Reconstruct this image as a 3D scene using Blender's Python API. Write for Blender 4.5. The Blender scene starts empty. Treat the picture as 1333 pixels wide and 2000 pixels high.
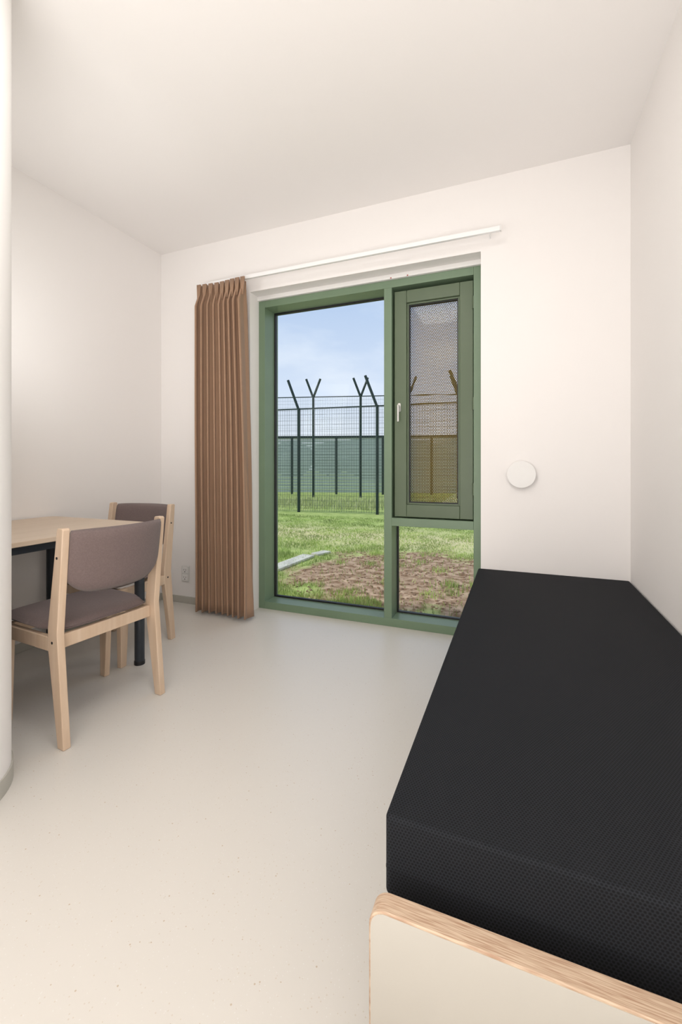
import bpy, bmesh, math, random
from mathutils import Vector, Matrix, noise
random.seed(7)
S = bpy.context.scene
COL = S.collection
S.view_settings.view_transform = 'Standard'
R = math.radians
H = 1.1
TH = math.atan(344/850)
CT, ST = math.cos(TH), math.sin(TH)
def cam2room(xc, d): return (xc*CT - d*ST, xc*ST + d*CT)
# ------------------------------------------------------------ helpers
def box(bm, x0, x1, y0, y1, z0, z1):
    vs = [bm.verts.new((x, y, z)) for z in (z0, z1) for y in (y0, y1) for x in (x0, x1)]
    for f in ((0,2,3,1),(4,5,7,6),(0,1,5,4),(2,6,7,3),(0,4,6,2),(1,3,7,5)):
        bm.faces.new([vs[i] for i in f])
def tube(bm, p0, p1, r0, r1=None, seg=16, caps=True):
    r1 = r0 if r1 is None else r1
    p0, p1 = Vector(p0), Vector(p1)
    d = (p1-p0).normalized()
    a = d.orthogonal().normalized(); b = d.cross(a)
    A = [bm.verts.new(p0+(a*math.cos(2*math.pi*i/seg)+b*math.sin(2*math.pi*i/seg))*r0) for i in range(seg)]
    B = [bm.verts.new(p1+(a*math.cos(2*math.pi*i/seg)+b*math.sin(2*math.pi*i/seg))*r1) for i in range(seg)]
    for i in range(seg):
        bm.faces.new((A[i], A[(i+1)%seg], B[(i+1)%seg], B[i]))
    if caps:
        bm.faces.new(A[::-1]); bm.faces.new(B)
def prism(bm, pts, plane, a, b):
    def P(u, v, w):
        return {'yz': (w, u, v), 'xz': (u, w, v), 'xy': (u, v, w)}[plane]
    A = [bm.verts.new(P(u, v, a)) for u, v in pts]
    B = [bm.verts.new(P(u, v, b)) for u, v in pts]
    n = len(pts)
    bm.faces.new(A); bm.faces.new(B[::-1])
    for i in range(n):
        bm.faces.new((A[i], B[i], B[(i+1)%n], A[(i+1)%n]))
def rrect(x0, x1, y0, y1, rs, seg=8):
    out = []
    for (cx, cy, a0, r) in ((x0+rs[0], y0+rs[0], 180, rs[0]), (x1-rs[1], y0+rs[1], 270, rs[1]),
                            (x1-rs[2], y1-rs[2], 0, rs[2]), (x0+rs[3], y1-rs[3], 90, rs[3])):
        if r < 1e-5: out.append((cx, cy)); continue
        for k in range(seg+1):
            t = R(a0+90*k/seg); out.append((cx+r*math.cos(t), cy+r*math.sin(t)))
    return out
def obj(name, bm, mat, parent=None, bevel=0, seg=2, smooth=False):
    bmesh.ops.recalc_face_normals(bm, faces=bm.faces[:])
    me = bpy.data.meshes.new(name); bm.to_mesh(me); bm.free()
    me.materials.append(mat)
    o = bpy.data.objects.new(name, me); COL.objects.link(o)
    if parent: o.parent = parent
    if bevel:
        m = o.modifiers.new('bevel', 'BEVEL'); m.width = bevel; m.segments = seg
        m.limit_method = 'ANGLE'; m.angle_limit = R(35)
        smooth = True
    if smooth:
        for p in me.polygons: p.use_smooth = True
        if bevel:
            w = o.modifiers.new('wn', 'WEIGHTED_NORMAL'); w.keep_sharp = True
    return o
def smooth_angle(o, ang=35):
    me = o.data
    for p in me.polygons: p.use_smooth = True
    bm = bmesh.new(); bm.from_mesh(me)
    for e in bm.edges:
        if len(e.link_faces) == 2 and e.calc_face_angle(0) > R(ang): e.smooth = False
    bm.to_mesh(me); bm.free()
def thing(name, label=None, cat=None, loc=(0,0,0), rotz=0, group=None, kind=None):
    o = bpy.data.objects.new(name, None); COL.objects.link(o)
    o.empty_display_size = .1
    o.location = loc; o.rotation_euler = (0, 0, rotz)
    return tag(o, label, cat, group, kind)
def tag(o, label=None, cat=None, group=None, kind=None):
    if label: o['label'] = label
    if cat: o['category'] = cat
    if group: o['group'] = group
    if kind: o['kind'] = kind
    return o
def NB(): return bmesh.new()
def b1(*boxes):
    bm = bmesh.new()
    for b in boxes: box(bm, *b)
    return bm
def dup(root, loc, rotz, label, group=None):
    r = root.copy(); COL.objects.link(r); r.location = loc; r.rotation_euler = (0,0,rotz); r['label'] = label
    for ch in list(root.children):
        c = ch.copy(); COL.objects.link(c); c.parent = r
        for g in list(ch.children):
            d = g.copy(); COL.objects.link(d); d.parent = c
    return r
# ------------------------------------------------------------ materials
def srgb(r, g, b):
    f = lambda c: (c/255/12.92) if c/255 <= .04045 else ((c/255+.055)/1.055)**2.4
    return (f(r), f(g), f(b), 1)
def mat(name, color, rough=.6, var=.0, scale=8, bump=0, bscale=80, metal=0, spec=.5, sheen=0):
    m = bpy.data.materials.new(name); m.use_nodes = True
    nt = m.node_tree; N = nt.nodes; L = nt.links
    p = N['Principled BSDF']
    p.inputs['Roughness'].default_value = rough; p.inputs['Metallic'].default_value = metal
    p.inputs['Specular IOR Level'].default_value = spec
    if sheen: p.inputs['Sheen Weight'].default_value = sheen
    tc = N.new('ShaderNodeTexCoord')
    n = N.new('ShaderNodeTexNoise'); n.inputs['Scale'].default_value = scale; n.inputs['Detail'].default_value = 4
    L.new(tc.outputs['Object'], n.inputs['Vector'])
    r = N.new('ShaderNodeValToRGB')
    c = color
    r.color_ramp.elements[0].position = .3; r.color_ramp.elements[1].position = .7
    r.color_ramp.elements[0].color = tuple(max(0, x*(1-var)) for x in c[:3])+(1,)
    r.color_ramp.elements[1].color = tuple(x*(1+var) for x in c[:3])+(1,)
    L.new(n.outputs['Fac'], r.inputs['Fac']); L.new(r.outputs['Color'], p.inputs['Base Color'])
    if bump:
        n2 = N.new('ShaderNodeTexNoise'); n2.inputs['Scale'].default_value = bscale
        L.new(tc.outputs['Object'], n2.inputs['Vector'])
        bp = N.new('ShaderNodeBump'); bp.inputs['Strength'].default_value = bump; bp.inputs['Distance'].default_value = .002
        L.new(n2.outputs['Fac'], bp.inputs['Height']); L.new(bp.outputs['Normal'], p.inputs['Normal'])
    return m
def mth(nt, op, a, b=None, c=None):
    n = nt.nodes.new('ShaderNodeMath'); n.operation = op
    for i, v in enumerate((a, b, c)):
        if v is None: continue
        if isinstance(v, (int, float)): n.inputs[i].default_value = v
        else: nt.links.new(v, n.inputs[i])
    return n.outputs[0]
def lattice(nt, u, v, p):
    def d(off):
        a = mth(nt, 'SUBTRACT', mth(nt, 'FRACT', mth(nt, 'ADD', mth(nt, 'DIVIDE', u, p), 100+off)), .5)
        b = mth(nt, 'MULTIPLY', mth(nt, 'SUBTRACT', mth(nt, 'FRACT', mth(nt, 'ADD', mth(nt, 'DIVIDE', v, p*1.732), 100+off)), .5), 1.732)
        return mth(nt, 'SQRT', mth(nt, 'ADD', mth(nt, 'MULTIPLY', a, a), mth(nt, 'MULTIPLY', b, b)))
    return mth(nt, 'MINIMUM', d(0), d(.5))

M = {}
M['wall'] = mat('wall_paint', srgb(248,244,241), .85, .003, 1.5)
M['ceil'] = mat('ceiling_paint', srgb(249,245,242), .9, .003, 1.5)
M['base'] = mat('baseboard_vinyl', srgb(190,187,177), .5, .03)
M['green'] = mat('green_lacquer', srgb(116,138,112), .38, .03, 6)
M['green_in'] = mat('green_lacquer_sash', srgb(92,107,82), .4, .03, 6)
M['black'] = mat('black_rubber', (.012,.012,.014,1), .5, .1)
M['darkmetal'] = mat('dark_table_metal', srgb(42,48,56), .4, .1)
M['white'] = mat('white_plastic', srgb(242,240,237), .45, .006)
M['socket'] = mat('socket_plastic', srgb(228,226,222), .35, .006)
M['whitemetal'] = mat('white_rail', srgb(250,249,248), .25, .004)
M['steel'] = mat('steel', (.55,.55,.53,1), .3, .05, metal=.85)
M['red'] = mat('red_plastic', srgb(170,50,40), .5, .1)
M['hole'] = mat('socket_hole', (.05,.05,.05,1), .8, .1)
M['upholstery'] = mat('grey_brown_wool', srgb(116,100,97), .95, .10, 180, .5, 600, sheen=.15)
M['laminate'] = mat('beige_laminate', srgb(196,191,181), .45, .01)
M['soilclod'] = mat('soil_clod', srgb(146,118,94), .95, .25, 8)
M['plank'] = mat('weathered_plank', srgb(196,192,178), .85, .2, 10, .5, 60)
M['bark'] = mat('bark', srgb(70,60,50), .9, .2)
M['leaf'] = mat('far_leaves', srgb(90,106,92), .9, .3, 2.5)
M['leaf2'] = mat('far_leaves_pale', srgb(120,134,124), .9, .2, 2.5)
M['fence'] = mat('dark_green_steel', srgb(18,44,38), .45, .1)
M['wire'] = mat('green_wire', srgb(66,80,76), .5, .1)
M['slat'] = mat('grey_green_slat', srgb(196,206,202), .6, .04)

def wood(name, light, dark, axis='Z', scale=1.0, rough=.5):
    m = bpy.data.materials.new(name); m.use_nodes = True
    nt = m.node_tree; N = nt.nodes; L = nt.links; p = N['Principled BSDF']
    p.inputs['Roughness'].default_value = rough
    tc = N.new('ShaderNodeTexCoord'); mp = N.new('ShaderNodeMapping')
    s = {'X': (2,40,40), 'Y': (40,2,40), 'Z': (40,40,2)}[axis]
    mp.inputs['Scale'].default_value = tuple(v*scale for v in s)
    L.new(tc.outputs['Object'], mp.inputs['Vector'])
    n = N.new('ShaderNodeTexNoise'); n.inputs['Scale'].default_value = 1.0; n.inputs['Detail'].default_value = 6
    L.new(mp.outputs['Vector'], n.inputs['Vector'])
    r = N.new('ShaderNodeValToRGB'); r.color_ramp.elements[0].position = .3; r.color_ramp.elements[1].position = .7
    r.color_ramp.elements[0].color = dark; r.color_ramp.elements[1].color = light
    L.new(n.outputs['Fac'], r.inputs['Fac']); L.new(r.outputs['Color'], p.inputs['Base Color'])
    return m
M['beech'] = wood('beech', srgb(218,194,170), srgb(206,178,150), 'Z')
M['tabletop'] = wood('table_laminate', srgb(222,202,180), srgb(212,190,166), 'Y', .6, .4)

def floor_mat():
    m = bpy.data.materials.new('speckled_vinyl'); m.use_nodes = True
    nt = m.node_tree; N = nt.nodes; L = nt.links; p = N['Principled BSDF']
    tc = N.new('ShaderNodeTexCoord')
    base = srgb(221,216,208)
    def speck(scale, thr, col, prev, size=.24):
        v = N.new('ShaderNodeTexVoronoi'); v.inputs['Scale'].default_value = scale
        L.new(tc.outputs['Object'], v.inputs['Vector'])
        sx = N.new('ShaderNodeSeparateColor'); L.new(v.outputs['Color'], sx.inputs['Color'])
        pick = mth(nt, 'GREATER_THAN', sx.outputs[0], thr)
        near = mth(nt, 'LESS_THAN', v.outputs['Distance'], size)
        f = mth(nt, 'MULTIPLY', pick, near)
        mx = N.new('ShaderNodeMix'); mx.data_type = 'RGBA'
        L.new(f, mx.inputs[0])
        if prev is None: mx.inputs[6].default_value = base
        else: L.new(prev, mx.inputs[6])
        mx.inputs[7].default_value = col
        return mx.outputs[2]
    prev = speck(150, .88, srgb(212,203,190), None)
    prev = speck(190, .88, srgb(228,225,219), prev)
    prev = speck(120, .984, srgb(196,180,158), prev)
    L.new(prev, p.inputs['Base Color'])
    p.inputs['Roughness'].default_value = .34
    return m
M['floor'] = floor_mat()

def mattress_mat():
    m = bpy.data.materials.new('black_waffle_fabric'); m.use_nodes = True
    nt = m.node_tree; N = nt.nodes; L = nt.links; p = N['Principled BSDF']
    p.inputs['Roughness'].default_value = .8; p.inputs['Specular IOR Level'].default_value = .2
    tc = N.new('ShaderNodeTexCoord'); sp = N.new('ShaderNodeSeparateXYZ'); L.new(tc.outputs['Object'], sp.inputs[0])
    v = mth(nt, 'ADD', sp.outputs[1], sp.outputs[2])
    d = lattice(nt, sp.outputs[0], v, .0060)
    r = N.new('ShaderNodeValToRGB'); r.color_ramp.elements[0].position = .2; r.color_ramp.elements[1].position = .5
    r.color_ramp.elements[0].color = (.0044,.0047,.0056,1); r.color_ramp.elements[1].color = (.0175,.0192,.0232,1)
    L.new(d, r.inputs['Fac']); L.new(r.outputs['Color'], p.inputs['Base Color'])
    bp = N.new('ShaderNodeBump'); bp.inputs['Strength'].default_value = .35; bp.inputs['Distance'].default_value = .001
    L.new(d, bp.inputs['Height']); L.new(bp.outputs['Normal'], p.inputs['Normal'])
    return m
M['mattress'] = mattress_mat()

def ply_mat():
    m = bpy.data.materials.new('plywood_edge'); m.use_nodes = True
    nt = m.node_tree; N = nt.nodes; L = nt.links; p = N['Principled BSDF']
    p.inputs['Roughness'].default_value = .5
    tc = N.new('ShaderNodeTexCoord'); mp = N.new('ShaderNodeMapping'); mp.inputs['Scale'].default_value = (22, 520, 90)
    L.new(tc.outputs['Object'], mp.inputs['Vector'])
    n = N.new('ShaderNodeTexNoise'); n.inputs['Scale'].default_value = 1; n.inputs['Detail'].default_value = 5
    L.new(mp.outputs['Vector'], n.inputs['Vector'])
    r = N.new('ShaderNodeValToRGB')
    r.color_ramp.elements[0].position = .34; r.color_ramp.elements[0].color = srgb(172,138,112)
    r.color_ramp.elements[1].position = .62; r.color_ramp.elements[1].color = srgb(210,186,160)
    L.new(n.outputs['Fac'], r.inputs['Fac']); L.new(r.outputs['Color'], p.inputs['Base Color'])
    return m
M['ply'] = ply_mat()

def curtain_mat():
    m = bpy.data.materials.new('brown_curtain_cloth'); m.use_nodes = True
    nt = m.node_tree; N = nt.nodes; L = nt.links; p = N['Principled BSDF']
    p.inputs['Roughness'].default_value = .65; p.inputs['Sheen Weight'].default_value = .15
    tc = N.new('ShaderNodeTexCoord'); n = N.new('ShaderNodeTexNoise'); n.inputs['Scale'].default_value = 300
    L.new(tc.outputs['Object'], n.inputs['Vector'])
    r = N.new('ShaderNodeValToRGB')
    r.color_ramp.elements[0].color = srgb(164,130,104); r.color_ramp.elements[1].color = srgb(190,156,128)
    L.new(n.outputs['Fac'], r.inputs['Fac']); L.new(r.outputs['Color'], p.inputs['Base Color'])
    t = N.new('ShaderNodeBsdfTranslucent'); t.inputs['Color'].default_value = srgb(232,188,160)
    mx = N.new('ShaderNodeMixShader'); mx.inputs[0].default_value = .2
    L.new(p.outputs[0], mx.inputs[1]); L.new(t.outputs[0], mx.inputs[2])
    L.new(mx.outputs[0], N['Material Output'].inputs['Surface'])
    return m
M['curtain'] = curtain_mat()

def glass_mat():
    m = bpy.data.materials.new('window_glass'); m.use_nodes = True
    nt = m.node_tree; N = nt.nodes; L = nt.links
    N.remove(N['Principled BSDF'])
    t = N.new('ShaderNodeBsdfTransparent'); t.inputs['Color'].default_value = (.97,.98,.975,1)
    g = N.new('ShaderNodeBsdfGlossy'); g.inputs['Roughness'].default_value = .02
    lw = N.new('ShaderNodeFresnel'); lw.inputs['IOR'].default_value = 1.15
    mx = N.new('ShaderNodeMixShader'); L.new(lw.outputs[0], mx.inputs[0])
    L.new(t.outputs[0], mx.inputs[1]); L.new(g.outputs[0], mx.inputs[2])
    L.new(mx.outputs[0], N['Material Output'].inputs['Surface'])
    return m
M['glass'] = glass_mat()

def perf_mat():
    m = bpy.data.materials.new('perforated_bronze_sheet'); m.use_nodes = True
    nt = m.node_tree; N = nt.nodes; L = nt.links; p = N['Principled BSDF']
    p.inputs['Roughness'].default_value = .8; p.inputs['Specular IOR Level'].default_value = .1
    p.inputs['Base Color'].default_value = srgb(136,108,46)
    tc = N.new('ShaderNodeTexCoord'); sp = N.new('ShaderNodeSeparateXYZ'); L.new(tc.outputs['Object'], sp.inputs[0])
    d = lattice(nt, sp.outputs[0], sp.outputs[2], .0120)
    hole = mth(nt, 'LESS_THAN', d, .32)
    t = N.new('ShaderNodeBsdfTransparent')
    mx = N.new('ShaderNodeMixShader'); L.new(hole, mx.inputs[0])
    L.new(p.outputs[0], mx.inputs[1]); L.new(t.outputs[0], mx.inputs[2])
    L.new(mx.outputs[0], N['Material Output'].inputs['Surface'])
    return m
M['perf'] = perf_mat()

SCX, SCY, SRX, SRY = -.90, 4.65, 1.55, 1.25
def soil_amount(x, y):
    e = math.sqrt(((x-SCX)/SRX)**2 + ((y-SCY)/SRY)**2)
    return 1.0 if e + .6*(noise.noise(Vector((x*1.3, y*1.3, 0)))) < 1 else 0.0
def ground_mat():
    m = bpy.data.materials.new('lawn_and_soil'); m.use_nodes = True
    nt = m.node_tree; N = nt.nodes; L = nt.links; p = N['Principled BSDF']
    p.inputs['Roughness'].default_value = .95; p.inputs['Specular IOR Level'].default_value = .1
    tc = N.new('ShaderNodeTexCoord'); sp = N.new('ShaderNodeSeparateXYZ'); L.new(tc.outputs['Object'], sp.inputs[0])
    def noi(s, det=5):
        n = N.new('ShaderNodeTexNoise'); n.inputs['Scale'].default_value = s; n.inputs['Detail'].default_value = det
        L.new(tc.outputs['Object'], n.inputs['Vector']); return n.outputs['Fac']
    def ramp(f, a, b, p0=.35, p1=.65):
        r = N.new('ShaderNodeValToRGB'); r.color_ramp.elements[0].position = p0; r.color_ramp.elements[1].position = p1
        r.color_ramp.elements[0].color = a; r.color_ramp.elements[1].color = b
        L.new(f, r.inputs['Fac']); return r.outputs['Color']
    grass = ramp(noi(5), srgb(148,166,92), srgb(178,190,116))
    dry = ramp(noi(2.2), srgb(200,194,136), srgb(212,198,158))
    soil = ramp(noi(10, 9), srgb(124,96,72), srgb(194,166,140))
    def mix(f, a, b):
        mx = N.new('ShaderNodeMix'); mx.data_type = 'RGBA'; L.new(f, mx.inputs[0]); L.new(a, mx.inputs[6]); L.new(b, mx.inputs[7]); return mx.outputs[2]
    yb = mth(nt, 'ABSOLUTE', mth(nt, 'SUBTRACT', mth(nt, 'ADD', sp.outputs[1], mth(nt, 'MULTIPLY', noi(.8), 2.0)), 7.9))
    fb = mth(nt, 'SUBTRACT', 1.0, mth(nt, 'MULTIPLY', yb, .6)); fb.node.use_clamp = True
    c = mix(fb, grass, dry)
    ex = mth(nt, 'DIVIDE', mth(nt, 'SUBTRACT', sp.outputs[0], SCX), SRX)
    ey = mth(nt, 'DIVIDE', mth(nt, 'SUBTRACT', sp.outputs[1], SCY), SRY)
    e = mth(nt, 'SQRT', mth(nt, 'ADD', mth(nt, 'MULTIPLY', ex, ex), mth(nt, 'MULTIPLY', ey, ey)))
    e = mth(nt, 'ADD', e, mth(nt, 'MULTIPLY', mth(nt, 'SUBTRACT', noi(2.2, 8), .5), 1.8))
    fs = mth(nt, 'SUBTRACT', 1.0, mth(nt, 'MULTIPLY', mth(nt, 'SUBTRACT', e, .9), 3)); fs.node.use_clamp = True
    c = mix(fs, c, soil)
    L.new(c, p.inputs['Base Color'])
    bp = N.new('ShaderNodeBump'); bp.inputs['Strength'].default_value = .8; bp.inputs['Distance'].default_value = .025
    L.new(noi(20, 9), bp.inputs['Height']); L.new(bp.outputs['Normal'], p.inputs['Normal'])
    return m
M['ground'] = ground_mat()
M['blade'] = mat('grass_blade', srgb(162,180,102), .7, .4, 2.0)
M['blade2'] = mat('long_dry_grass', srgb(182,188,134), .7, .3, 3.0)

# ------------------------------------------------------------ room
YW, XR, XL, ZC = 2.77, .57, -2.72, 2.84
WX0, WX1, WY = -1.858, -.204, 2.89
YB = -1.6
def struct(name, bm, m, bevel=0, seg=2):
    return tag(obj(name, bm, m, None, bevel, seg), kind='structure')
struct('floor', b1((XL-.2, XR+.2, YB-.2, 3.10, -.12, 0)), M['floor'])
struct('ceiling', b1((XL-.2, XR+.2, YB-.2, 3.12, ZC, ZC+.2)), M['ceil'])
OT = 2.404
struct('wall_back', b1((XL-.2, WX0, YW, 3.10, 0, ZC), (WX1, XR+.2, YW, 3.10, 0, ZC), (WX0, WX1, YW, 3.10, OT, ZC)), M['wall'])
struct('wall_left', b1((XL-.2, XL, YB, YW, 0, ZC)), M['wall'])
struct('wall_right', b1((XR, XR+.2, YB, YW, 0, ZC)), M['wall'])
struct('wall_rear', b1((XL-.2, XR+.2, YB-.2, YB, 0, ZC)), M['wall'])
PX, PY = -1.55, 1.033
def part_outline(g, x0=XL, y0=YB):
    r = .25
    pts = [(x0, y0), (PX+g, y0)]
    for k in range(17):
        t = R(90*k/16); pts.append((PX-r+(r+g)*math.cos(t), PY-r+(r+g)*math.sin(t)))
    pts.append((x0, PY+g)); return pts
bm = NB(); prism(bm, part_outline(0), 'xy', 0, ZC)
o = struct('wall_partition', bm, M['wall']); smooth_angle(o)
bm = NB(); prism(bm, part_outline(.006), 'xy', 0, .06)
o = struct('baseboard_partition', bm, M['base']); smooth_angle(o)
struct('baseboard_back', b1((XL, WX0, YW-.008, YW, 0, .055), (WX1, XR, YW-.008, YW, 0, .055)), M['base'], .002)
struct('baseboard_left', b1((XL, XL+.008, PY+.006, YW-.008, 0, .055)), M['base'], .002)
struct('trim_1', b1((WX0, WX1, WY-.02, 3.10, 2.372, OT)), M['white'], .002)

# ------------------------------------------------------------ window
win = thing('window_1', 'tall green framed window with one big pane, a casement and a low pane', 'window', (0, 0, 0), 0, kind='structure')
FT = 2.372
obj('window_frame', b1((WX0, WX0+.054, WY, 3.09, 0, FT), (WX1-.053, WX1, WY, 3.09, 0, FT),
                  (WX0+.054, WX1-.053, WY, 3.09, FT-.052, FT), (WX0+.054, WX1-.053, WY, 3.09, 0, .055)), M['green'], win, .002)
MX0, MX1 = -.850, -.795
obj('mullion', b1((MX0, MX1, WY, 3.09, .055, FT-.052)), M['green'], win, .002)
obj('transom', b1((MX1, WX1-.053, WY, 3.09, .69, .745)), M['green'], win, .002)
def ring(x0, x1, z0, z1, w, y0, y1):
    return b1((x0, x0+w, y0, y1, z0, z1), (x1-w, x1, y0, y1, z0, z1), (x0+w, x1-w, y0, y1, z0, z0+w), (x0+w, x1-w, y0, y1, z1-w, z1))
GY = 3.035
L0, L1 = WX0+.054, MX0
R0, R1 = MX1, WX1-.053
obj('gasket', ring(L0, L1, .055, FT-.052, .012, GY-.004, GY+.02), M['black'], win)
obj('gasket', ring(R0, R1, .055, .69, .010, GY-.004, GY+.02), M['black'], win)
obj('window_pane', b1((L0+.01, L1-.01, GY+.005, GY+.009, .065, FT-.062)), M['glass'], win)
obj('window_pane', b1((R0+.008, R1-.008, GY+.005, GY+.009, .063, .682)), M['glass'], win)
SX0, SX1, SZ0, SZ1 = R0+.012, R1-.004, .752, FT-.075
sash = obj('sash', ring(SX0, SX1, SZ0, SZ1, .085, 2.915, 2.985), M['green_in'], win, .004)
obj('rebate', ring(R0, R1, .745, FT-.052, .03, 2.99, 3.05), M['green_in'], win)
gx0, gx1, gz0, gz1 = SX0+.085, SX1-.085, SZ0+.085, SZ1-.085
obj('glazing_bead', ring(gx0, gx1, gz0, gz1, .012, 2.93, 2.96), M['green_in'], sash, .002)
obj('gasket', ring(gx0+.012, gx1-.012, gz0+.012, gz1-.012, .006, 2.94, 2.962), M['black'], sash)
obj('pane', b1((gx0+.012, gx1-.012, 2.95, 2.954, gz0+.012, gz1-.012)), M['glass'], sash)
bm = NB(); box(bm, R0+.02, R1-.02, 3.062, 3.064, .765, FT-.07)
obj('perforated_screen', bm, M['perf'], win)
bm = NB()
hx, hz = SX0+.035, 1.50
prism(bm, rrect(hx-.011, hx+.011, hz-.03, hz+.03, (.009,)*4, 4), 'xz', 2.908, 2.916)
tube(bm, (hx, 2.908, hz+.01), (hx, 2.883, hz+.01), .006, seg=12)
box(bm, hx-.006, hx+.006, 2.876, 2.885, hz-.10, hz+.014)
obj('handle', bm, M['steel'], sash, .002)
for z in (.95, 1.50, 2.15):
    bm = NB(); tube(bm, (SX1+.003, 2.906, z-.04), (SX1+.003, 2.906, z+.04), .009, seg=12)
    obj('hinge', bm, M['green_in'], sash)
for x in (-.795, -.68):
    bm = NB(); box(bm, x-.004, x+.004, WY-.024, WY-.019, 2.374, 2.380)
    obj('frame_plug', bm, M['red'], win)

# ------------------------------------------------------------ curtain and rail
rail = thing('curtain_rail', 'slim white curtain rail on wall above the window', 'curtain rail', (0, 2.66, 2.452))
obj('track', b1((-2.25, -.09, -.010, .012, -.002, .026)), M['whitemetal'], rail, .003, 3)
for x in (-2.1, -.15):
    obj('bracket', b1((x-.004, x+.004, .007, YW-2.66, .017, .021)), M['whitemetal'], rail)
for x in (-2.253, -.087):
    obj('end_cap', b1((x-.003, x+.003, -.011, .013, -.003, .027)), M['white'], rail)
cur = thing('curtain', 'brown pinch pleat curtain gathered at the left side of the window', 'curtain', (0, 2.66, 0))
NF = 9
CB, CTOP = .028, 2.448
def cpoint(u, v):
    xl = -2.225; xr = -1.745 - .068*min(1, v*1.05)**1.5
    a = .060 + .012*math.sin(7*u+1.3)
    head = max(0, (v-.93)/.07)
    a *= (1-.6*head)
    ph = 2*math.pi*NF*u + .6*math.sin(3.1*u+v*2.0) + .45*math.sin(9*u)*(1-v)
    s = math.sin(ph)
    y = a*(math.copysign(abs(s)**.85, s))
    x = xl+(xr-xl)*u + .012*math.sin(2*ph)
    if head > 0: y += .012*head*math.sin(3*ph)
    y += .004*math.sin(2.2*v*3+u*5)*(1-v)
    return (x, y - .03*(1-head), CB + v*(CTOP-CB))
bm = NB(); NU, NV = 330, 60
g = [[bm.verts.new(cpoint(i/NU, (j/NV)**.85 if j < NV else 1)) for i in range(NU+1)] for j in range(NV+1)]
for j in range(NV):
    for i in range(NU): bm.faces.new((g[j][i], g[j][i+1], g[j+1][i+1], g[j+1][i]))
c = obj('drape', bm, M['curtain'], cur, smooth=True)
sm = c.modifiers.new('s', 'SOLIDIFY'); sm.thickness = .002
bm = NB()
for k in range(NF):
    u = (k+.75)/NF
    p = Vector(cpoint(u, .985))
    for dx in (-.012, 0, .012):
        tube(bm, (p.x+dx*.4, p.y-.016, 2.32), (p.x+dx, p.y-.010, CTOP), .0045, .0075, seg=8)
obj('pinch_pleats', bm, M['curtain'], cur, smooth=True)

# ------------------------------------------------------------ wall light, socket
wl = thing('wall_light', 'round white disc wall light on the wall right of the window', 'wall light', (.023, YW, 1.05))
bm = NB(); tube(bm, (0, 0, 0), (0, -.020, 0), .05, seg=40)
obj('mounting_base', bm, M['white'], wl, smooth=False)
bm = NB()
prof = [(0, -.031), (.05, -.031), (.0765, -.0307), (.079, -.029), (.079, -.022), (.077, -.020), (.045, -.0195)]
rings = []
for r_, y_ in prof:
    rings.append([bm.verts.new((r_*math.cos(2*math.pi*i/56), y_, r_*math.sin(2*math.pi*i/56))) for i in range(56)] if r_ else [bm.verts.new((0, y_, 0))])
for a, b in zip(rings, rings[1:]):
    for i in range(56):
        j = (i+1) % 56
        if len(a) == 1: bm.faces.new((a[0], b[i], b[j]))
        else: bm.faces.new((a[i], b[i], b[j], a[j]))
bm.faces.new(rings[-1])
o = obj('disc', bm, M['white'], wl); smooth_angle(o, 25)

so = thing('wall_socket', 'white double wall socket low on the wall left of the curtain', 'socket', (-2.463, YW, .237))
bm = NB(); prism(bm, rrect(-.038, .038, -.062, .062, (.006,)*4, 4), 'xz', -.010, 0)
obj('cover_plate', bm, M['socket'], so, .002)
for z in (.029, -.029):
    bm = NB(); prism(bm, rrect(-.027, .027, z-.024, z+.024, (.004,)*4, 4), 'xz', -.015, -.009)
    ins = obj('socket_insert', bm, M['white'], so, .0015)
    for x in (-.010, .010):
        bm = NB(); tube(bm, (x, -.0155, z+.003), (x, -.0145, z+.003), .0034, seg=10); obj('pin_hole', bm, M['hole'], ins)
    bm = NB(); box(bm, -.005, .005, -.0155, -.0145, z-.015, z-.009); obj('earth_slot', bm, M['hole'], ins)

# ------------------------------------------------------------ bed and mattress
bed = thing('bed_frame', 'low bed frame with beige laminate end board and plywood edge under the mattress', 'bed', (.17, .667, 0))
bx, by = .17, .667
def bl(x0, x1, y0, y1, z0, z1): return (x0-bx, x1-bx, y0-by, y1-by, z0, z1)
bm = NB(); prism(bm, rrect(-.222-bx, .562-bx, 0, .390, (0, 0, .028, .028)), 'xz', 0, .036)
ep = obj('end_board', bm, M['ply'], bed, .003, 3)
bm = NB(); prism(bm, rrect(-.2185-bx, .559-bx, .004, .3865, (0, 0, .025, .025)), 'xz', -.0008, .003)
obj('laminate_face', bm, M['laminate'], ep)
obj('side_board', b1(bl(-.2, -.176, .703, 2.755, .04, .326)), M['laminate'], bed, .002)
obj('side_board', b1(bl(.53, .554, .703, 2.755, .04, .326)), M['laminate'], bed, .002)
obj('base_panel', b1(bl(-.198, .556, .705, 2.755, .326, .338)), M['laminate'], bed)
obj('foot_board', b1(bl(-.176, .53, 2.72, 2.755, 0, .326)), M['laminate'], bed)
mt = thing('mattress', 'black waffle textured foam mattress lying on the low bed', 'mattress', (.18, .745, .338))
bm = NB(); prism(bm, rrect(-.218-.18, .563-.18, 0, 2.017, (.012, .012, .010, .010), 8), 'xy', 0, .142)
o = obj('cover', bm, M['mattress'], mt, .008, 5)
bm = NB(); prism(bm, rrect(-.2184-.18, .5634-.18, -.0004, 2.0174, (.012, .012, .010, .010), 8), 'xy', .046, .048)
obj('seam', bm, M['mattress'], mt)

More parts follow.
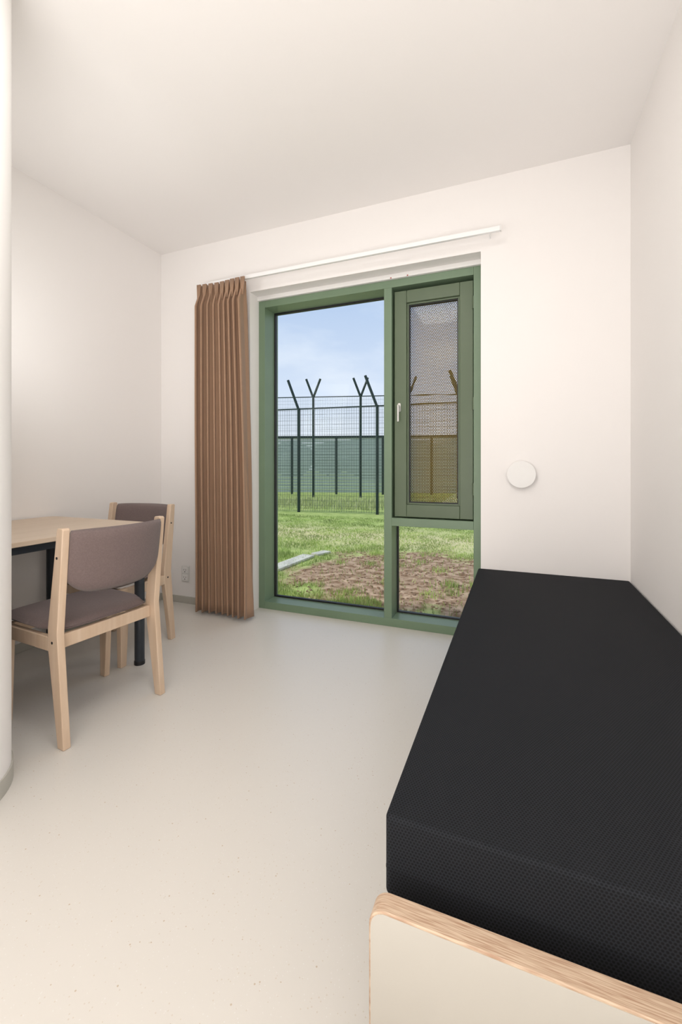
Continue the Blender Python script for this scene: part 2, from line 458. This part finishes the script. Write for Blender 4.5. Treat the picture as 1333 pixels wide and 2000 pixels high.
# ------------------------------------------------------------ table
tb = thing('table', 'square light wood topped table with dark round legs in the left corner', 'table', (-2.31, 1.46, 0))
bm = NB(); prism(bm, rrect(-.40, .40, -.40, .40, (.05,)*4), 'xy', .763, .785)
obj('tabletop', bm, M['tabletop'], tb, .003)
obj('under_frame', b1((-.36, .36, -.37, -.345, .728, .763), (-.36, .36, .345, .37, .728, .763), (-.37, -.345, -.345, .345, .728, .763), (.345, .37, -.345, .345, .728, .763)), M['darkmetal'], tb)
for sx in (-1, 1):
    for sy in (-1, 1):
        bm = NB(); tube(bm, (sx*.363, sy*.363, .02), (sx*.363, sy*.363, .763), .026, seg=24)
        l = obj('leg', bm, M['darkmetal'], tb); smooth_angle(l)
        bm = NB(); tube(bm, (sx*.363, sy*.363, 0), (sx*.363, sy*.363, .02), .028, seg=24)
        obj('foot_cap', bm, M['black'], l)

# ------------------------------------------------------------ chairs
def make_chair(label):
    t = thing('dining_chair', label, 'chair', group=None)
    W = .228; T = .015
    rear = [(-.242,0),(-.202,0),(-.137,.39),(-.138,.46),(-.197,.85),(-.202,.857),(-.231,.857),(-.237,.85),(-.200,.44)]
    front = [(.168,0),(.206,0),(.214,.40),(.205,.425),(.15,.425),(.145,.40)]
    for s in (-1, 1):
        bm = NB(); prism(bm, rear, 'yz', s*W-T, s*W+T)
        l = obj('leg', bm, M['beech'], t, .004, 3)
        for (y, z) in ((-.199, .74), (-.168, .405)):
            bm = NB(); tube(bm, (s*(W+T-.001), y, z), (s*(W+T+.001), y, z), .0055, seg=14); obj('screw', bm, M['black'], l)
        bm = NB(); prism(bm, front, 'yz', s*W-T, s*W+T)
        obj('leg', bm, M['beech'], t, .004, 3)
        bm = NB(); box(bm, s*W-.012, s*W+.012, -.142, .15, .365, .422)
        obj('side_rail', bm, M['beech'], t, .004, 3)
    bm = NB(); box(bm, -W+T, W-T, -.172, -.148, .37, .425); obj('rear_rail', bm, M['beech'], t, .004, 3)
    bm = NB(); box(bm, -W+T, W-T, .17, .195, .37, .422); obj('front_rail', bm, M['beech'], t, .004, 3)
    bm = NB(); n = 26; top = []; bot = []
    for j in range(n+1):
        v = j/n; rt = []; rb = []
        for i in range(n+1):
            u = i/n*2-1; w = v*2-1
            k = .82
            x = u*math.sqrt(1-(1-k)*.8*w**4) ; y = w*math.sqrt(1-(1-k)*.8*u**4)
            hw = .209 + .026*max(0, min(1, (y+.75)/.3))
            e = (1-max(abs(u), abs(w))**7)
            rt.append(bm.verts.new((x*hw, .025+y*.20, .446+.026*e**.5+.008*(1-u*u)*(1-w*w)+.006*w)))
            rb.append(bm.verts.new((x*hw, .025+y*.20, .446-.020*e**.5)))
        top.append(rt); bot.append(rb)
    for j in range(n):
        for i in range(n):
            bm.faces.new((top[j][i], top[j][i+1], top[j+1][i+1], top[j+1][i]))
            bm.faces.new((bot[j][i], bot[j+1][i], bot[j+1][i+1], bot[j][i+1]))
    bmesh.ops.remove_doubles(bm, verts=bm.verts[:], dist=.0002)
    obj('seat', bm, M['upholstery'], t, smooth=True)
    bm = NB(); nu, nv = 36, 14; F = []; B = []
    for j in range(nv+1):
        v = j/nv; rf = []; rb = []
        for i in range(nu+1):
            u = i/nu*2-1
            zb = .582 + .060*abs(u)**5; zt = .850 - .003*abs(u)**6
            z = zb+(zt-zb)*v
            yp = -.148-(z-.46)*.145
            y = yp - .055*(1-u*u) - .036
            e = math.sqrt(max(0, 1-abs(2*v-1)**6)); eu = math.sqrt(max(0, 1-abs(u)**14))
            t2 = .019*e*max(.6, eu)
            rf.append(bm.verts.new((u*(W-T), y+t2, z))); rb.append(bm.verts.new((u*(W-T), y-t2, z)))
        F.append(rf); B.append(rb)
    for j in range(nv):
        for i in range(nu):
            bm.faces.new((F[j][i], F[j+1][i], F[j+1][i+1], F[j][i+1]))
            bm.faces.new((B[j][i], B[j][i+1], B[j+1][i+1], B[j+1][i]))
        for e_ in (0, nu):
            bm.faces.new((F[j][e_], B[j][e_], B[j+1][e_], F[j+1][e_]))
    bmesh.ops.remove_doubles(bm, verts=bm.verts[:], dist=.0002)
    obj('backrest', bm, M['upholstery'], t, smooth=True)
    return t
ch = make_chair('beech chair with grey-brown padding nearest the camera, back turned to the room')
ch.location = (-1.840, 1.412, 0); ch.rotation_euler.z = R(85.5)
dup(ch, (-2.25, 1.925, 0), R(185), 'beech chair with grey-brown padding at the far end of the table by the curtain')

# ------------------------------------------------------------ outside
GZ = -.10
bm = NB()
box(bm, -60, 45, 3.10, 95, GZ-.5, GZ)
tag(obj('ground', bm, M['ground']), kind='structure')
bm = NB()
def blade(b, x, y, h, w, z=GZ):
    a = random.uniform(0, math.pi*2); dx, dy = math.cos(a)*w, math.sin(a)*w
    l = random.uniform(0, .6)*h; b_ = random.uniform(0, 6.28)
    v = [b.verts.new((x-dx, y-dy, z)), b.verts.new((x+dx, y+dy, z)), b.verts.new((x+l*math.cos(b_), y+l*math.sin(b_), z+h))]
    b.faces.new(v)
cnt = 0
while cnt < 42000:
    y = 3.25 + 6.2*random.random()**1.4
    x = y*random.uniform(-.78, .10)
    s = soil_amount(x, y)
    if s and random.random() > .05: continue
    if -2.75 < x < -2.40 and 4.2 < y < 5.5 and random.random() < .75: continue
    d = noise.noise(Vector((x*2.1, y*2.1, 5)))
    if d < -.25 and random.random() < .7: continue
    h = random.uniform(.018, .05)*(1+.8*max(0, d))
    if y > 6: h *= .7
    blade(bm, x, y, h, .0018+.0005*y); cnt += 1
for k in range(44):
    cx, cy = random.uniform(-3.0, -.3), random.uniform(3.4, 6.2)
    if -2.8 < cx < -2.1 and cy > 4.2: continue
    for q in range(60):
        blade(bm, cx+random.gauss(0, .06), cy+random.gauss(0, .06), random.uniform(.03, .08), .004)
tag(obj('lawn_grass', bm, M['blade']), 'short green lawn grass growing outside the window', 'grass', kind='stuff')
bm = NB()
for k in range(1700):
    x, y = random.uniform(-2.3, 0.3), random.uniform(3.3, 6.2)
    if not soil_amount(x, y): continue
    r_ = random.uniform(.004, .018)
    m_ = Matrix.Translation((x, y, GZ+.2*r_)) @ Matrix.Rotation(random.uniform(0, 6), 4, 'Z') @ Matrix.Diagonal((r_*random.uniform(.7, 1.3), r_, r_*.6, 1))
    bmesh.ops.create_icosphere(bm, subdivisions=1, radius=1, matrix=m_)
tag(obj('soil_clods', bm, M['soilclod']), 'loose brown soil clods on the bare patch outside the window', 'soil', kind='stuff')
for i, (loc, rz, lx, w, lab) in enumerate((((-2.58, 4.75, GZ), R(87), .85, .18, 'longer pale weathered plank lying in the grass beside the bare soil'),
                                  ((-2.47, 5.38, GZ), R(72), .26, .13, 'short pale plank lying at the far end of the long plank'))):
    bm = NB(); box(bm, -lx/2, lx/2, -w/2, w/2, 0, .03)
    o = tag(obj('plank', bm, M['plank'], None, .006), lab, 'plank'); o.location = loc; o.rotation_euler.z = rz

def fence(name, D0, slope, xcs, ztop, label, arms, mesh_kind, post_r, arm_len):
    f = thing(name, label, 'fence', (*cam2room(0, D0), GZ), 0)
    ox, oy = cam2room(0, D0)
    P = lambda xc: Vector((cam2room(xc, D0+slope*xc)[0]-ox, cam2room(xc, D0+slope*xc)[1]-oy, 0))
    d = (P(1)-P(0)).normalized()
    H_ = ztop-GZ
    for xc in xcs:
        p = P(xc)
        bm = NB(); tube(bm, p, p+Vector((0, 0, H_)), post_r, seg=8)
        post = obj('post', bm, M['fence'], f)
        for s in arms:
            bm = NB(); tube(bm, p+Vector((0, 0, H_-.05)), p+d*(s*arm_len*.38)+Vector((0, 0, H_+arm_len*.93)), post_r*.9, seg=8)
            obj('angled_arm', bm, M['fence'], post)
    a, b = P(xcs[0]), P(xcs[-1]); Ln = (b-a).length
    def hz(bm, z, t):
        tube(bm, a+Vector((0, 0, z)), b+Vector((0, 0, z)), t, seg=4)
    bm = NB()
    if mesh_kind == 'wire':
        n = int(Ln/.065)
        for i in range(n+1):
            p = a+d*(i*.065); tube(bm, p+Vector((0, 0, .03)), p+Vector((0, 0, H_-.02)), .0034, seg=3, caps=False)
        z = .05
        while z < H_: hz(bm, z, .003); z += .13
        obj('wire_mesh', bm, M['wire'], f)
    else:
        z = .08
        while z < H_-.05:
            q = Vector((0, 0, z)); nrm = Vector((-d.y, d.x, 0))*.01
            vs = [bm.verts.new(a+q+nrm), bm.verts.new(b+q+nrm), bm.verts.new(b+q+nrm+Vector((0, 0, .110))), bm.verts.new(a+q+nrm+Vector((0, 0, .110)))]
            bm.faces.new(vs); z += .124
        obj('slat_panel', bm, M['slat'], f)
    bm = NB(); hz(bm, H_-.02, .06 if mesh_kind == 'slat' else .022); obj('top_rail', bm, M['fence'], f)
    return f
fence('security_fence', 11.0, -.30, [-3.1, -1.10, .894, 2.85, 4.8], 2.60, 'nearest dark green security fence with single slanted arms on its posts', (-1,), 'wire', .04, .80)
fence('security_fence', 16.5, -.12, [-6.2, -4.5, -2.8, -1.06, .74, 2.52, 4.3, 6.0], 3.75, 'tall dark green security fence with forked arms standing behind the nearest fence', (-1, 1), 'wire', .05, .72)
fence('slatted_fence', 18.4, -.10, [-7.8, -5.9, -4.0, -2.1, -.2, 1.75, 3.75, 5.75, 7.7], 2.35, 'lowest and farthest fence, grey-green close slats under a dark top rail', (), 'slat', .05, 0)
bm = NB()
for k in range(9000):
    xc = random.uniform(-7, 7); D = random.uniform(11.8, 15.2)
    x, y = cam2room(xc, D - .12*xc if D > 14 else D - .2*xc); blade(bm, x, y, random.uniform(.08, .24), .010)
tag(obj('long_grass', bm, M['blade2']), 'taller pale grass growing between the fences', 'grass', kind='stuff')
labs = ['broad dark tree crown far left beyond the fences', 'small pale bush beyond the fences left of the forked post', 'rounded green tree beyond the middle of the fences',
        'wide pale green tree beyond the fences beside the mullion', 'green tree beyond the fences seen through the perforated screen', 'dull pale tree at the far right beyond the fences']
for i, (px, D, ztop, rx) in enumerate(((480, 40, 3.8, 3.0), (572, 48, 4.2, 1.5), (640, 56, 4.6, 2.4), (712, 40, 3.9, 1.8), (830, 44, 3.6, 2.2), (950, 40, 3.3, 2.2))):
    x, y = cam2room((px-666)/850*D, D)
    t = thing('tree', labs[i], 'tree', (x, y, GZ), 0)
    bm = NB(); tube(bm, (0, 0, 0), (0, 0, ztop*.6), .18, .1, seg=8); obj('trunk', bm, M['bark'], t)
    bm = NB()
    for q in range(9):
        a = random.uniform(0, 6.28); rr = random.uniform(.2, .75)
        cz = ztop*random.uniform(.35, .62); rs = min(ztop*.42, ztop-cz+.2)*random.uniform(.8, 1.0)
        m_ = Matrix.Translation((rr*rx*math.cos(a), rr*1.2*math.sin(a), cz)) @ Matrix.Diagonal((rs*1.1, rs, rs, 1))
        bmesh.ops.create_icosphere(bm, subdivisions=3, radius=1, matrix=m_)
    for v in bm.verts:
        v.co += v.co.normalized()*.35*noise.noise(v.co*1.8+Vector((i*7, 0, 0))) + Vector((0,0,.2*noise.noise(v.co*5)))
        v.co.z = max(v.co.z, .05)
    obj('crown', bm, M['leaf'] if i % 2 == 0 else M['leaf2'], t, smooth=False)

# ------------------------------------------------------------ light
w = bpy.data.worlds.new('sky'); S.world = w; w.use_nodes = True
nt = w.node_tree; N = nt.nodes; L = nt.links; bg = N['Background']
tc = N.new('ShaderNodeTexCoord'); sp = N.new('ShaderNodeSeparateXYZ'); L.new(tc.outputs['Generated'], sp.inputs[0])
r = N.new('ShaderNodeValToRGB'); cr = r.color_ramp
cr.elements[0].position = 0; cr.elements[0].color = srgb(206,212,221)
cr.elements[1].position = 1; cr.elements[1].color = srgb(156,178,210)
e = cr.elements.new(.38); e.color = srgb(158,178,208)
e = cr.elements.new(.16); e.color = srgb(189,200,218)
L.new(sp.outputs[2], r.inputs['Fac'])
mp = N.new('ShaderNodeMapping'); mp.inputs['Scale'].default_value = (3, 3, 8); L.new(tc.outputs['Generated'], mp.inputs['Vector'])
n = N.new('ShaderNodeTexNoise'); n.inputs['Scale'].default_value = 1.4; n.inputs['Detail'].default_value = 7; L.new(mp.outputs['Vector'], n.inputs['Vector'])
r2 = N.new('ShaderNodeValToRGB'); r2.color_ramp.elements[0].position = .42; r2.color_ramp.elements[1].position = .8
r2.color_ramp.elements[1].color = (.7,.7,.7,1)
L.new(n.outputs['Fac'], r2.inputs['Fac'])
mx = N.new('ShaderNodeMix'); mx.data_type = 'RGBA'; L.new(r2.outputs['Color'], mx.inputs[0]); L.new(r.outputs['Color'], mx.inputs[6]); mx.inputs[7].default_value = srgb(220,224,230)
L.new(mx.outputs[2], bg.inputs['Color']); bg.inputs['Strength'].default_value = 1.45

def area(name, loc, d, sx, sy, power, col=(1,1,1)):
    l = bpy.data.lights.new(name, 'AREA'); l.shape = 'RECTANGLE'; l.size = sx; l.size_y = sy; l.energy = power; l.color = col
    o = bpy.data.objects.new(name, l); COL.objects.link(o); o.location = loc
    o.rotation_euler = Vector(d).to_track_quat('-Z', 'Y').to_euler(); return o
LC = (1, .992, .982)
area('overhead_fill', (-.75, .9, 2.82), (0, 0, -1), .6, .6, 12, LC)  # added fill without a fitting, out of view, evens out the walls
area('rear_ceiling_fill', (-.5, -.8, .5), (-.1, .25, 1), 1.4, 1.2, 35, LC)  # added light facing up behind the camera to brighten the ceiling
area('side_fill', (.25, -.75, 1.6), (-.62, .66, .42), 1.1, 1.3, 15, LC)  # soft fill added behind the camera, aimed at the far left corner
area('partition_fill', (-2.18, 1.10, 2.0), (.05, 1, .5), .5, 1.2, 7.5, LC)  # unseen fill added behind the partition for left wall and ceiling corner
sun = bpy.data.lights.new('sun', 'SUN'); sun.energy = 2.6; sun.angle = R(6); sun.color = (1, .97, .92)
so_ = bpy.data.objects.new('sun', sun); COL.objects.link(so_)
so_.rotation_euler = Vector((.70, .20, -.66)).to_track_quat('-Z', 'Y').to_euler()

# ------------------------------------------------------------ camera
cam = bpy.data.cameras.new('camera'); cam.sensor_width = 36; cam.sensor_fit = 'AUTO'
cam.lens = 850*36/2000; cam.shift_y = -90/2000; cam.clip_start = .02; cam.clip_end = 300
co = bpy.data.objects.new('camera', cam); COL.objects.link(co)
co.location = (0, 0, H); co.rotation_euler = (R(90), 0, TH)
S.camera = co
